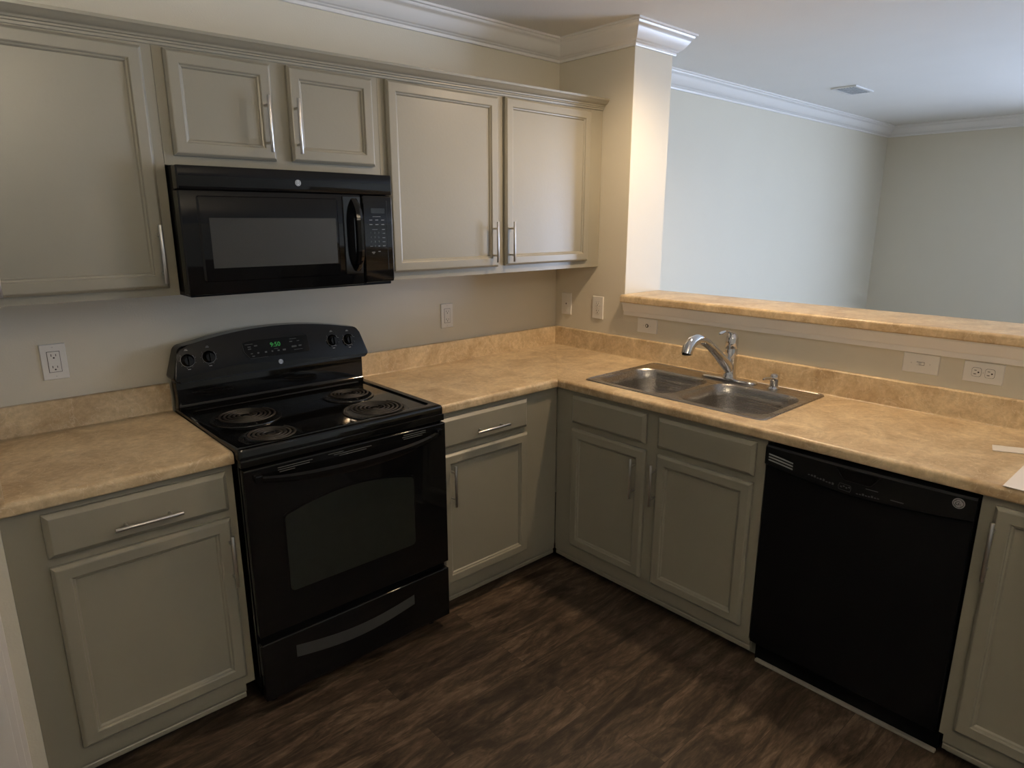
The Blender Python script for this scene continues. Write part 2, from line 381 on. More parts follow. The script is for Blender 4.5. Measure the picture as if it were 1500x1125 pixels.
def base_cab(label, x0, x1, fronts, loc, rotz, toe_x=None, group=None, name='base_cabinet'):
    """fronts: (kind, x0, x1, z0, z1, pull spec)"""
    t = thing(name, label, 'cabinet', loc, rotz, group or 'greige base cabinets')
    ops = [(f[1]+.016, f[2]-.016, f[3]+.016, f[4]-.016) for f in fronts]
    carcass(x0, x1, 0.106, 0.8755, FY, ops, closed=(name != 'sink_cabinet')).build('body', 'cab', t)
    ta, tb = toe_x or (x0, x1)
    m = MB(); m.box(ta, min(tb, x1-.003), -0.535, -0.10, 0.0, 0.105)
    m.build('toe_board', 'cab', t)
    pr = [(0, .050), (.013, .050), (.016, .053), (.016, .066), (.0135, .069), (.0135, .073), (.020, .077), (.0215, .081), (.0215, .105), (0, .105)]
    m = MB(); m.rings([[(xx, -0.586-d, z) for d, z in pr] for xx in (ta, tb)], True, True)
    m.box(ta+.002, min(tb, x1)-.002, -.590, -.53, .096, .1055)
    m.build('toe_moulding', 'cab', t, smooth=True)
    for f in fronts:
        kind, a, b_, c_, d, pl = f
        dm = door_mesh(a, b_, c_, d, FY-.001, drawer=(kind != 'door')).build(kind, 'cab', t)
        for q in (pl or []):
            pull(dm, (q[1], FY-.0215, q[2]), q[0] == 'v')
    return t
DZ = (0.732, 0.856); DO = (0.145, 0.706)
base_cab('greige base cabinet left of the black range, drawer above one door', LWX+.002, -2.043,
    [('drawer', -2.529, -2.066, *DZ, [('h', -2.291, 0.7785)]), ('door', -2.529, -2.068, *DO, [('v', -2.079, 0.574)])],
    (0,0,0), 0, toe_x=(LWX+.002, -2.072))
base_cab('greige base cabinet between the range and the inner corner', -1.277, -0.612,
    [('drawer', -1.269, -0.809, *DZ, [('h', -1.0255, 0.7785)]), ('door', -1.269, -0.808, *DO, [('v', -1.2255, 0.580)])],
    (0,0,0), 0, toe_x=(-1.272, -0.612))
base_cab('wide greige sink cabinet with two doors under the double sink', 0.612, 1.602,
    [('drawer_front', 0.713, 1.107, *DZ, None), ('drawer_front', 1.164, 1.567, *DZ, None),
     ('door', 0.714, 1.112, *DO, [('v', 1.069, 0.583)]), ('door', 1.168, 1.567, *DO, [('v', 1.1685, 0.583)])],
    (0,0,0), -PI/2, name='sink_cabinet', toe_x=(0.612, 1.6050))
base_cab('greige base cabinet right of the dishwasher, cut by the picture edge', 2.216, 3.10,
    [('door', 2.250, 2.660, 0.142, 0.854, [('v', 2.2565, 0.732)]), ('door', 2.690, 3.08, 0.142, 0.854, [('v', 3.04, 0.732)])],
    (0,0,0), -PI/2, toe_x=(2.228, 3.10))

UY = -0.305; UB, UT = 1.362, 2.128; UTL, UTM = 2.098, 2.110
def wall_cab(label, x0, x1, z0, z1, doors, yf=UY):
    t = thing('wall_cabinet', label, 'cabinet', (0,0,0), 0, 'greige wall cabinets')
    ops = [(d[0]+.016, d[1]-.016, d[2]+.016, d[3]-.016) for d in doors]
    carcass(x0, x1, z0, z1, yf, ops).build('body', 'cab', t)
    for a, b_, c_, d, pulls, lab in doors:
        o = door_mesh(a, b_, c_, d, yf-.001).build('door', 'cab', t)
        for px, pz in pulls: pull(o, (px, yf-.0215, pz), True, 0.176)
    return t
wall_cab('tall single-door greige wall cabinet left of the microwave', LWX+.002, -2.0455, UB, UTL,
    [(-2.560, -2.0755, 1.388, 2.086, [(-2.093, 1.493), (-2.506, 1.480)], None)])
wall_cab('short two-door greige wall cabinet above the microwave', -2.0445, -1.2865, 1.760, UTM,
    [(-2.017, -1.694, 1.789, 2.091, [(-1.722, 1.902)], None), (-1.638, -1.315, 1.791, 2.096, [(-1.620, 1.903)], None)])
wall_cab('wide two-door greige wall cabinet in the corner beside the column', -1.2855, -0.002, UB, UT,
    [(-1.257, -0.705, 1.393, 2.104, [(-0.738, 1.502)], None), (-0.662, -0.104, 1.396, 2.112, [(-0.639, 1.502)], None)])
# crown on top of the wall cabinets: one continuous piece
def cc_prof(pz):
    pr = [(0, pz),(.005, pz),(.006, pz+.007),(.010, pz+.009),(.010, pz+.014),(.015, pz+.016),(.016, pz+.021)]
    for k in range(6): a = k/5; pr.append((.017+.021*a, pz+.022+.018*(a**1.6)))
    return pr + [(.040, pz+.041), (.041, pz+.050), (0, pz+.050)]
c = MB(); c.rings([[(x, UY-.0005-d, z) for d, z in cc_prof(pz)] for x, pz in ((LWX+.002, 2.0895), (-.002, 2.1235))], True, True)
o = c.build('cabinet_crown_moulding', 'cab', smooth=True); tag(o, 'long greige crown moulding along the tops of the wall cabinets', 'moulding')

# ------------------------------------------------------------------ worktops
def front_profile(d_in, d_out=0.632, z1=0.914, th=0.038):
    r = 0.014; pr = [(d_in, z1)]
    for k in range(7):
        a = PI/2*k/6; pr.append((d_out-r+r*math.sin(a), z1-r+r*math.cos(a)))
    r2 = 0.006
    for k in range(4):
        a = PI/2*k/3; pr.append((d_out-r2+r2*math.cos(a), z1-th+r2-r2*math.sin(a)))
    pr.append((d_in, z1-th)); return pr
BS = [(0.001, 0.9145)]; 
def splash_profile(z1=1.016, t=0.019):
    r = .006; pr = [(.001, .9145), (t+.004, .9145), (t+.001, .917), (t, .921)]
    for k in range(4):
        a = PI/2*k/3; pr.append((t-r+r*math.cos(a), z1-r+r*math.sin(a)))
    pr.append((.001, z1)); return pr
# left worktop
t = thing('countertop', 'short tan laminate countertop left of the black range', 'countertop', (0,0,0))
c = MB(); c.rings(sweep([(LWX+.002, 0), (-2.0405, 0)], front_profile(.001)), True, True); c.build('worktop', 'lam', t, smooth=True)
c = MB(); c.rings(sweep([(LWX+.022, 0), (-2.0405, 0)], splash_profile()), True, True); c.build('backsplash', 'lam', t, smooth=True)
c = MB(); c.box(LWX+.002, LWX+.0205, -0.637, -.001, 0.9145, 1.016, bev=.004); c.build('side_splash', 'lam', t, smooth=True)
# L-shaped worktop
t = thing('countertop', 'long L-shaped tan laminate countertop holding the steel sink', 'countertop', (0,0,0))
c = MB(); c.rings(sweep([(-1.2765, 0), (-.0004, 0)], front_profile(.001), ends=(None, (-1, -1))), True, True)
c.build('worktop', 'lam', t, smooth=True)
c = MB(); c.rings(sweep([(0, -.0004), (0, -3.12)], front_profile(.001), ends=((-1, -1), None)), True, True)
wt = c.build('worktop', 'lam', t, smooth=True)
cut = MB(); cut.box(-.540, -.050, -1.535, -.728, .85, .95); cutter = cut.build('cutter', 'lam')
md = wt.modifiers.new('b', 'BOOLEAN'); md.operation = 'DIFFERENCE'; md.object = cutter; md.solver = 'EXACT'
dg = bpy.context.evaluated_depsgraph_get(); dg.update()
nm = bpy.data.meshes.new_from_object(wt.evaluated_get(dg)); wt.modifiers.clear(); wt.data = nm; bpy.data.objects.remove(cutter)
c = MB(); c.rings(sweep([(-1.2765, 0), (0, 0)], splash_profile(), ends=(None, (-1, -1))), True, True); c.build('backsplash', 'lam', t, smooth=True)
c = MB(); c.rings(sweep([(0, 0), (0, -3.12)], splash_profile(), ends=((-1, -1), None)), True, True); c.build('backsplash', 'lam', t, smooth=True)
# bar top on the pass-through wall
zt = BARZ; pr = [(0.0, zt)]
def bar_prof():
    a0 = -.040; a1 = WT+.002; r = .012; pr = []
    for k in range(7):
        a = PI/2*k/6; pr.append((a0+r-r*math.cos(a), zt-r+r*math.sin(a)))
    for k in range(7):
        a = PI/2*(1-k/6); pr.append((a1-r+r*math.cos(a), zt-r+r*math.sin(a)))
    pr += [(a1, zt-.033), (a1-.004, zt-.0375), (a0+.004, zt-.0375), (a0, zt-.033)]
    return pr
c = MB(); c.rings([[(x, y, z) for x, z in bar_prof()] for y in (CY-.0015, -3.62)], True, True)
o = c.build('bar_top', 'lam', smooth=True); tag(o, 'raised tan laminate bar ledge on the pass-through wall', 'bar top')

# ------------------------------------------------------------------ wall plates
def frame_from(o, xd):
    """local plate frame: xd = direction of the plate's x on the wall; returns mapper (a,b,c)->world, c out of the wall"""
    o = Vector(o); xd = Vector(xd); up = Vector((0,0,1)); out = xd.cross(up)   # wall A: xd=(1,0,0)->out=(0,-1,0)
    return lambda a, b, c: tuple(o + xd*a + up*b + out*c)
def lbox(m, F, a0, a1, b0, b1, c0, c1, bev=0.0):
    t = bmesh.new()
    v = [t.verts.new(F(x, y, z)) for x in (a0, a1) for y in (b0, b1) for z in (c0, c1)]
    for f in ((0,1,3,2),(4,6,7,5),(0,4,5,1),(2,3,7,6),(0,2,6,4),(1,5,7,3)): t.faces.new([v[i] for i in f])
    if bev > 0: bmesh.ops.bevel(t, geom=t.edges[:], offset=bev, segments=2, affect='EDGES')
    m.add(t)
def ldisc(m, F, a, b, r, c0, c1, n=16):
    m.rings([[F(a+r*math.cos(2*PI*k/n), b+r*math.sin(2*PI*k/n), c) for k in range(n)] for c in (c0, c1)], True, True)
def plate(kind, name, label, cat, o, xd, horizontal=False, group=None):
    F0 = frame_from(o, xd)
    F = (lambda a, b, c: F0(-b, a, c)) if horizontal else F0      # horizontal: turned on its side
    t = thing(name, label, cat, F0(0, 0, 0), 0, group or ('wall outlets' if name == 'wall_outlet' else None))
    inv = Matrix.Translation(-Vector(F0(0, 0, 0)))
    def fin(m, nm, mt, par=t, **k):
        m.bm.transform(inv); return m.build(nm, mt, par, **k)
    m = MB()
    hw, hh = 0.036, 0.059
    m.rings([[F(x*s, y*s2, c) for x, y in ((-hw,-hh),(hw,-hh),(hw,hh),(-hw,hh))] for s, s2, c in ((1,1,.0003),(1,1,.003),(.95,.97,.0058))], True, True)
    fin(m, 'plate', 'plate')
    if kind in ('decora',):
        m = MB(); lbox(m, F, -.0168, .0168, -.0335, .0335, .005, .0078, .0008); r = fin(m, 'receptacle', 'plate')
        g = MB(); lbox(g, F, -.0182, .0182, -.0349, .0349, .0050, .0062); fin(g, 'receptacle_gap', 'slot')
        for s_ in (-1, 1):
            yy = s_*.0195
            m = MB(); lbox(m, F, -.0075, -.0055, yy-.001, yy+.007, .0076, .0082); fin(m, 'slot', 'slot')
            m = MB(); lbox(m, F, .0055, .0073, yy-.001, yy+.006, .0076, .0082); fin(m, 'slot', 'slot')
            m = MB(); ldisc(m, F, 0, yy-.006, .0026, .0076, .0082); fin(m, 'ground_hole', 'slot')
            m = MB(); lbox(m, F, -.006, .006, .0022*s_-.0014, .0022*s_+.0014, .0076, .0086, .0004); fin(m, 'button', 'plate')
        sc = (-.0485, .0485)
    elif kind == 'duplex':
        for s_ in (-1, 1):
            m = MB(); yy = s_*.0195
            out = []
            for k in range(24):
                a = 2*PI*k/24; out.append((max(-.0150, min(.0150, .0172*math.cos(a))), yy+max(-.0135, min(.0135, .0172*math.sin(a)))))
            g = MB(); g.rings([[F(x*1.06, yy+(y-yy)*1.06, c) for x, y in out] for c in (.0052, .0060)], True, True); fin(g, 'receptacle_gap', 'slot')
            m.rings([[F(x, y, c) for x, y in out] for c in (.005, .0072)], True, True); fin(m, 'receptacle', 'plate')
            m = MB(); lbox(m, F, -.0078, -.0055, yy, yy+.008, .0070, .0077); fin(m, 'slot', 'slot')
            m = MB(); lbox(m, F, .0055, .0075, yy, yy+.007, .0070, .0077); fin(m, 'slot', 'slot')
            m = MB(); ldisc(m, F, 0, yy-.006, .0027, .0070, .0077); fin(m, 'ground_hole', 'slot')
        sc = (0,)
    elif kind == 'toggle':
        g = MB(); lbox(g, F, -.0062, .0062, -.0125, .0125, .0053, .0061); fin(g, 'switch_gap', 'slot')
        g = MB(); lbox(g, F, -.0050, .0050, -.0115, .0115, .0055, .0064); fin(g, 'switch_slot', 'plate')
        g = MB(); g.rings([[F(x*s, .003+y*s+yo, c) for x, y in ((-.0042,-.006),(.0042,-.006),(.0042,.006),(-.0042,.006))] for s, yo, c in ((1, 0, .005), (.85, .005, .017))], True, True); fin(g, 'toggle', 'plate')
        sc = (-.030, .030)
    elif kind == 'jack':
        g = MB(); ldisc(g, F, 0, 0, .0042, .005, .0064); fin(g, 'cable_hole', 'slot'); sc = (-.0415, .0415)
    elif kind == 'phone':
        g = MB(); ldisc(g, F, 0, 0, .0095, .005, .0064, 24); fin(g, 'jack_ring', 'slot')
        g = MB(); lbox(g, F, -.0055, .0055, -.005, .005, .006, .0075, .0005); fin(g, 'jack', 'plate')
        g = MB(); lbox(g, F, -.0035, .0035, -.008, -.003, .0062, .0082); fin(g, 'jack_opening', 'slot'); sc = (-.021, .021)
    for s_ in sc:
        m = MB(); ldisc(m, F, 0, s_, .0023, .0052, .0066, 10); fin(m, 'screw', 'nickel')
    return t
plate('decora', 'wall_outlet', 'white wall outlet above the counter left of the range', 'outlet', (-2.372, 0, 1.142), (1,0,0))
plate('decora', 'wall_outlet', 'white wall outlet between the range and the room corner', 'outlet', (-.7655, 0, 1.143), (1,0,0))
plate('jack', 'cable_plate', 'blank white wall plate with one small hole beside the corner', 'wall plate', (0, -.087, 1.148), (0,-1,0))
plate('duplex', 'wall_outlet', 'white upright duplex outlet beside the end of the bar', 'outlet', (0, -.315, 1.147), (0,-1,0))
plate('phone', 'phone_jack_plate', 'white sideways phone jack plate behind the left basin', 'wall plate', (0, -.638, 1.087), (0,-1,0), True)
plate('toggle', 'light_switch', 'white sideways toggle switch under the bar ledge', 'switch', (0, -1.853, 1.090), (0,-1,0), True)
plate('duplex', 'wall_outlet', 'white sideways duplex outlet below the bar, rightmost of the plates', 'outlet', (0, -2.045, 1.088), (0,-1,0), True)

# ------------------------------------------------------------------ badge helper (round silver monogram badge)
def badge(parent, F, r, c0):
    m = MB(); ldisc(m, F, 0, 0, r, c0, c0+.0016, 28); b_ = m.build('badge', 'silver', parent)
    m = MB()
    n = 28
    ro, ri = r*.84, r*.76
    o0 = [F(ro*math.cos(2*PI*k/n), ro*math.sin(2*PI*k/n), c0+.0019) for k in range(n)]; i0 = [F(ri*math.cos(2*PI*k/n), ri*math.sin(2*PI*k/n), c0+.0019) for k in range(n)]
    m.rings([o0, i0], False, False)
    xo = Vector(F(0,0,c0+.0019)); xd = Vector(F(1,0,0))-Vector(F(0,0,0)); yd = Vector(F(0,1,0))-Vector(F(0,0,0))
    m.text('GE', r*1.05, xo, xd, yd, .0002, shear=0.25)
    for k in range(4):                                # four small curls round the monogram
        a = PI/4+k*PI/2; m.tube([F(r*.68*math.cos(a+t_), r*.68*math.sin(a+t_), c0+.0018) for t_ in (-.35,-.15,.1,.3)], r*.035, 6)
    m.build('badge_monogram', 'blacks', b_)
    return b_

# ------------------------------------------------------------------ range
RX0, RX1 = -2.0375, -1.2795; RC = (RX0+RX1)/2
t = thing('range', 'black freestanding electric range with four coil burners', 'stove', (RC, -.34, 0))
RT = t; off = Matrix.Translation(-Vector(t.location))
def rb(m, nm, mt, par=None, **k):
    m.bm.transform(off); return m.build(nm, mt, par or RT, **k)
m = MB(); m.box(RX0+.003, RX1-.003, -.645, -.03, .06, .893); rb(m, 'body', 'black')
for x in (RX0+.05, RX1-.05):
    for y in (-.60, -.08):
        m = MB(); m.lathe([(.018, 0), (.018, .012), (.009, .014), (.009, .07)], (x, y, 0.0), n=14); rb(m, 'foot', 'blacks', smooth=True)
# cooktop with four wells
burn = [(-1.880, -.312, .098), (-1.897, -.568, .077), (-1.466, -.285, .077), (-1.490, -.532, .098)]
CT = .9235
def plate_with_holes(m, outer, holes, z):
    E = []
    for lp in [outer]+holes:
        vs = [m.bm.verts.new((x, y, z)) for x, y in lp]
        E += [m.bm.edges.new((vs[i], vs[(i+1) % len(vs)])) for i in range(len(vs))]
    bmesh.ops.triangle_fill(m.bm, edges=E, use_beauty=True)
m = MB(); oin = rrect(RX0+.030, RX1-.030, -.612, -.105, .02, 5)
holes = [[(bx+(br+.018)*math.cos(2*PI*k/40), by+(br+.018)*math.sin(2*PI*k/40)) for k in range(40)] for bx, by, br in burn]
plate_with_holes(m, oin, holes, CT-.006)
def lp(x0, x1, y0, y1, r, z): return [(x, y, z) for x, y in rrect(x0, x1, y0, y1, r, 5)]
m.rings([lp(RX0+.030, RX1-.030, -.612, -.105, .02, CT-.006), lp(RX0+.026, RX1-.026, -.616, -.101, .02, CT),
         lp(RX0+.010, RX1-.010, -.650, -.040, .012, CT+.003), lp(RX0+.003, RX1-.003, -.660, -.033, .012, CT), lp(RX0, RX1, -.664, -.030, .012, CT-.008),
         lp(RX0, RX1, -.664, -.030, .012, .893), lp(RX0+.01, RX1-.01, -.650, -.040, .012, .890)], False, False)
bmesh.ops.remove_doubles(m.bm, verts=m.bm.verts[:], dist=1e-4)
rb(m, 'cooktop', 'cooktop', smooth=True)
for bx, by, br in burn:
    z = CT-.006
    m = MB(); R_ = br+.018
    n = 40
    prof = [(R_+.004, z+.001), (R_+.003, z+.004), (R_-.004, z+.005), (R_-.012, z+.001), (R_*.75, z-.012), (R_*.35, z-.019), (.02, z-.020)]
    m.rings([[(bx+r*math.cos(2*PI*k/n), by+r*math.sin(2*PI*k/n), zz) for k in range(n)] for r, zz in prof], False, True)
    bowl = rb(m, 'drip_bowl', 'bowl', smooth=True)
    m = MB(); turns = 5 if br > .09 else 4; pts = []
    for k in range(int(turns*28)+1):
        q = k/(turns*28); a = 2*PI*turns*q + .6
        r = .020 + (br-.020)*q
        pts.append((bx+r*math.cos(a), by+r*math.sin(a), z+.0115))
    m.tube(pts, .0037, 8, flat=.75)
    # terminal legs and support spokes
    m.tube([pts[-1], (pts[-1][0]*.97+bx*.03, pts[-1][1]*.97+by*.03, z+.002), (bx+.6*br, by+.2*br, z-.006)], .0035, 6)
    for k in range(3):
        a = k*2*PI/3+.5
        m.tube([(bx+.015*math.cos(a), by+.015*math.sin(a), z+.0045), (bx+(br+.004)*math.cos(a), by+(br+.004)*math.sin(a), z+.0045)], .0022, 6)
    m.lathe([(.012, 0), (.012, .0015)], (bx, by, z+.006), n=14)
    rb(m, 'burner_coil', 'coil', smooth=True)
# backguard: riser and curved control panel leaning back
m = MB(); m.box(RX0+.004, RX1-.004, -.078, -.018, .915, 1.040, bev=.003)
m.rings([[(x, -.078-d, CT-.004+h) for d, h in ((0, 0), (.016, 0), (.012, .006), (.004, .012), (0, .022))] for x in (RX0+.006, RX1-.006)], True, True)
rb(m, 'backguard', 'cooktop', smooth=True)
def panel_outline():
    """(a,z) outline of the control panel, a measured from the range centre"""
    pts = []
    hw0, hw1, zb, ze, zc = .388, .352, 1.030, 1.158, 1.195
    r = .020
    for k in range(6): a = PI*1.5 + PI/2*k/5; pts.append((hw0-r+r*math.cos(a), zb+r+r*math.sin(a)))
    r = .030
    for k in range(6): a = .15+(PI/2-.15)*k/5; pts.append((hw1-r+.012+r*math.cos(a), ze-r+r*math.sin(a)))
    for k in range(1, 20):
        q = 1-2*k/20; x = q*(hw1-r+.006); pts.append((x, ze+(zc-ze)*(1-q*q)))
    for k in range(6): a = PI/2+(PI/2-.15)*k/5; pts.append((-hw1+r-.012+r*math.cos(a), ze-r+r*math.sin(a)))
    r = .020
    for k in range(6): a = PI + PI/2*k/5; pts.append((-hw0+r+r*math.cos(a), zb+r+r*math.sin(a)))
    return pts
def py(z, c=0.0):           # front plane of the control panel
    return -.118 + (z-1.03)*.28 - c
m = MB(); m.prism(panel_outline(), lambda a, z: (RC+a, -.020, z), lambda a, z: (RC+a, py(z), z), bev=.008, seg=3)
rb(m, 'control_panel', 'black', smooth=True)
PF = lambda cx, cz: (lambda a, b, c: (cx+a, py(cz+b*.98, c), cz+b*.98))
for kx, kz in ((-1.990, 1.108), (-1.916, 1.111), (-1.424, 1.114), (-1.352, 1.109)):
    F = PF(kx, kz)
    m = MB(); n = 28
    for r, c in (): pass
    m.rings([[F(r*math.cos(2*PI*k/n), r*math.sin(2*PI*k/n), c) for k in range(n)] for r, c in ((.0215, .0005), (.0215, .004), (.0185, .007), (.0175, .018), (.0150, .021))], True, True)
    lbox(m, F, -.004, .004, -.0165, .0165, .020, .027, .0012)
    kn = rb(m, 'knob', 'black', smooth=True)
    m = MB()
    for k in range(21):                                 # printed dial ring and ticks
        a = PI*.78 + 2*PI*.72*k/20
        if k < 20:
            a2 = PI*.78 + 2*PI*.72*(k+1)/20
            m.bm.faces.new([m.bm.verts.new(F(r*math.cos(t_), r*math.sin(t_), .0008)) for r, t_ in ((.0236, a), (.0246, a), (.0246, a2), (.0236, a2))])
        if k % 3 == 0: ldisc(m, F, .0285*math.cos(a), .0285*math.sin(a), .0009, .0003, .0009, 6)
    lbox(m, F, -.006, .006, .0335, .0352, .0003, .0009); lbox(m, F, -.004, .004, .0375, .0388, .0003, .0009); lbox(m, F, -.005, .005, -.0345, -.0325, .0003, .0009)
    rb(m, 'dial_markings', 'mark')
# display island
F = PF(-1.662, 1.113)
m = MB(); ol = [(-.130,.030),(-.127,-.004),(-.108,-.030),(.128,-.030),(.134,-.022),(.130,.036),(-.10,.036)]
m.prism(ol, lambda a, b: F(a, b, -.001), lambda a, b: F(a, b, .0028), bev=.001)
dp = rb(m, 'display', 'blackt')
m = MB(); xo = F(-.004, .012, .0032); m.text('9:50', .024, xo, (1,0,0), (0,.28,1), .0003); rb(m, 'clock_digits', 'led', dp)
m = MB()
for a, b, w_, h_ in ((-.105,.024,.030,.0015),(-.105,.014,.012,.003),(-.080,.016,.012,.004),(-.105,.006,.012,.003),(-.1,-.012,.008,.003),(-.095,-.022,.010,.003),(-.075,-.012,.007,.005),
                     (-.045,-.012,.008,.006),(-.02,-.012,.006,.005),(.005,-.012,.008,.005),(.028,-.012,.012,.006),(-.003,-.004,.016,.0015),
                     (.070,.026,.028,.0015),(.060,.016,.012,.003),(.090,.016,.010,.002),(.070,-.004,.020,.006),(.095,-.003,.012,.005),(.085,-.017,.036,.0015)):
    lbox(m, F, a-w_/2, a+w_/2, b-h_/2, b+h_/2, .0027, .0031)
for p, q in zip(ol[:3]+[(-.04,-.030)], ol[1:3]+[(-.04,-.030)]): m.tube([F(p[0], p[1], .003), F(q[0], q[1], .003)], .0005, 5)
rb(m, 'display_markings', 'markd', dp)
Fb = lambda a, b, c: tuple(Vector(PF(-1.656, 1.058)(a, b, c)) - Vector(RT.location))
badge(RT, Fb, .0088, .0005)
# front: vent strip, door, handle, window, drawer
m = MB(); m.box(RX0+.002, RX1-.002, -.668, -.64, .868, .893, bev=.003); rb(m, 'front_rail', 'cooktop', smooth=True)
m = MB(); m.box(RX0+.004, RX1-.004, -.678, -.645, .290, .862, bev=.005, seg=3); dr = rb(m, 'oven_door', 'black', smooth=True)
m = MB()
for a0, a1, z in ((-.27,-.155,.8485),(-.27,-.165,.8415),(-.265,-.215,.8345),(-.10,-.045,.8505),(-.08,.06,.8445),(-.06,.04,.838),(.19,.285,.8505),(.185,.285,.8435),(.19,.27,.8365)):
    m = MB(); m.box(RC+a0, RC+a1, -.6795, -.677, z-.0009, z+.0009); rb(m, 'door_vent', 'markd', dr)
m = MB(); rs = []
for k in range(25):                                     # bowed handle across the top of the door
    q = k/24*2-1; x = RC + q*.338; sag = (1-q*q)
    zc = .822 - .012*sag + .010*q*q; y = -.690 - .036*(1-q**4); hh = .010 + .010*sag
    rs.append([(x, y+.012, zc-hh*.6), (x, y+.002, zc-hh), (x, y-.006, zc-hh*.4), (x, y-.006, zc+hh*.4), (x, y+.002, zc+hh*.8), (x, y+.012, zc+hh*.6)])
m.rings(rs, True, True)
for s_ in (-1, 1): m.box(RC+s_*.336-.012, RC+s_*.336+.012, -.700, -.676, .822, .846, bev=.004)
rb(m, 'oven_handle', 'black', dr, smooth=True)
def win_outline(g=0.0):
    x0, x1, zb, zs, zc = RC-.262-g, RC+.224+g, .417-g, .688+g, .722+g; r = .016; pts = []
    for k in range(5): a = 1.5*PI+PI/2*k/4; pts.append((x1-r+r*math.cos(a), zb+r+r*math.sin(a)))
    for k in range(5): a = PI/2*k/4; pts.append((x1-r+r*math.cos(a), zs-r+r*math.sin(a)))
    for k in range(1, 16): q = 1-2*k/16; pts.append(((x0+x1)/2+q*((x1-x0)/2-r), zs+(zc-zs)*(1-q*q)))
    for k in range(5): a = PI/2+PI/2*k/4; pts.append((x0+r+r*math.cos(a), zs-r+r*math.sin(a)))
    for k in range(5): a = PI+PI/2*k/4; pts.append((x0+r+r*math.cos(a), zb+r+r*math.sin(a)))
    return pts
m = MB(); m.prism(win_outline(.006), lambda a, z: (a, -.676, z), lambda a, z: (a, -.6798, z), bev=.0015); rb(m, 'window_frame', 'black', dr, smooth=True)
m = MB(); m.prism(win_outline(0), lambda a, z: (a, -.679, z), lambda a, z: (a, -.6808, z), bev=.0008); rb(m, 'oven_window', 'glass_oven', dr)
m = MB(); m.box(RX0+.004, RX1-.004, -.678, -.645, .052, .262, bev=.006, seg=3); dw = rb(m, 'storage_drawer', 'black', smooth=True)
m = MB(); top = []; bot = []
for k in range(17):
    q = k/16; x = -1.920+q*.470; top.append((x, .214-.026*math.sin(PI*q)-.006*q)); bot.append((x+.006*(1-2*q)*0, .170-.028*math.sin(PI*q)))
m.prism(bot+top[::-1], lambda a, z: (a, -.677, z), lambda a, z: (a, -.6792, z)); rb(m, 'drawer_grip', 'grayp', dw)

# ------------------------------------------------------------------ microwave
MX0, MX1 = -2.0435, -1.2925; MC = (MX0+MX1)/2; MZ0, MZ1 = 1.366, 1.7575
t = thing('microwave', 'black over-the-range microwave hung under the short wall cabinet', 'microwave', (MC, -.20, MZ0))
off2 = Matrix.Translation(-Vector(t.location)); MW = t
def mb_(m, nm, mt, par=None, **k):
    m.bm.transform(off2); return m.build(nm, mt, par or MW, **k)
m = MB(); m.box(MX0+.004, MX1-.004, -.352, -.006, MZ0+.006, MZ1, bev=.003); mb_(m, 'body', 'blackt', smooth=True)
# gently bowed front
def my(a, c=0.0):     # a from centre
    q = a/.3755; return -.392 - .014*(1-q*q) - c
def bowed(m, a0, a1, z0, z1, cb, cf_, bev=.002, n=16):
    ol = [(a0, z0), (a1, z0), (a1, z1), (a0, z1)]
    rs = []
    e = bev
    for k in range(-2, n+3):
        kk = max(0, min(n, k)); a = a0+e+(a1-a0-2*e)*kk/n; d = 0
        if k in (-2, n+2): a += -e if k < 0 else e; d = e
        elif k in (-1, n+1): a += -e*.3 if k < 0 else e*.3; d = e*.3
        f_ = cf_-d
        rs.append([(MC+a, my(a, cb), z0+d*.5), (MC+a, my(a, f_-e), z0+d*.5), (MC+a, my(a, f_-e*.3), z0+e*.3+d*.5), (MC+a, my(a, f_), z0+e+d*.5), (MC+a, my(a, f_), z1-e-d*.5), (MC+a, my(a, f_-e*.3), z1-e*.3-d*.5), (MC+a, my(a, f_-e), z1-d*.5), (MC+a, my(a, cb), z1-d*.5)])
    m.rings(rs, True, True)
m = MB(); bowed(m, -.3735, .3735, MZ1-.072, MZ1-.001, -.04, 0, .004); mb_(m, 'top_grille', 'black', smooth=True)
m = MB(); bowed(m, -.3755, .236, MZ0, MZ1-.0732, -.04, .0012, .004); door = mb_(m, 'door', 'black', smooth=True)
m = MB(); bowed(m, .2375, .3755, MZ0+.002, MZ1-.0732, -.04, .001, .009); cpn = mb_(m, 'control_panel', 'black', smooth=True)
m = MB(); bowed(m, -.326, .140, 1.405, 1.668, 0, .0075, .0055); mb_(m, 'door_glass_frame', 'black', door, smooth=True)
m = MB(); bowed(m, -.296, .128, 1.447, 1.602, .004, .0080, .0005); mb_(m, 'door_window', 'glass_mw', door)
m = MB(); m.box(MX0+.01, MX1-.01, -.375, -.02, MZ0-.008, MZ0+.006, bev=.003); mb_(m, 'underside', 'blackt')
m = MB(); rs = []
for k in range(19):
    q = k/18*2-1; z = 1.543+q*.128; o_ = .040*(1-q**4)
    x = MC+.205; hw = .015; y = my(.205, .003+o_)
    rs.append([(x-hw, y+.010, z), (x-hw*.8, y-.001, z), (x, y-.006, z), (x+hw*.8, y-.001, z), (x+hw, y+.010, z), (x, y+.006, z)])
m.rings(rs, True, True)
mb_(m, 'door_handle', 'black', door, smooth=True)
m = MB(); bowed(m, .160, .232, 1.405, 1.678, .001, .0055, .002); mb_(m, 'handle_recess', 'cooktop', door)
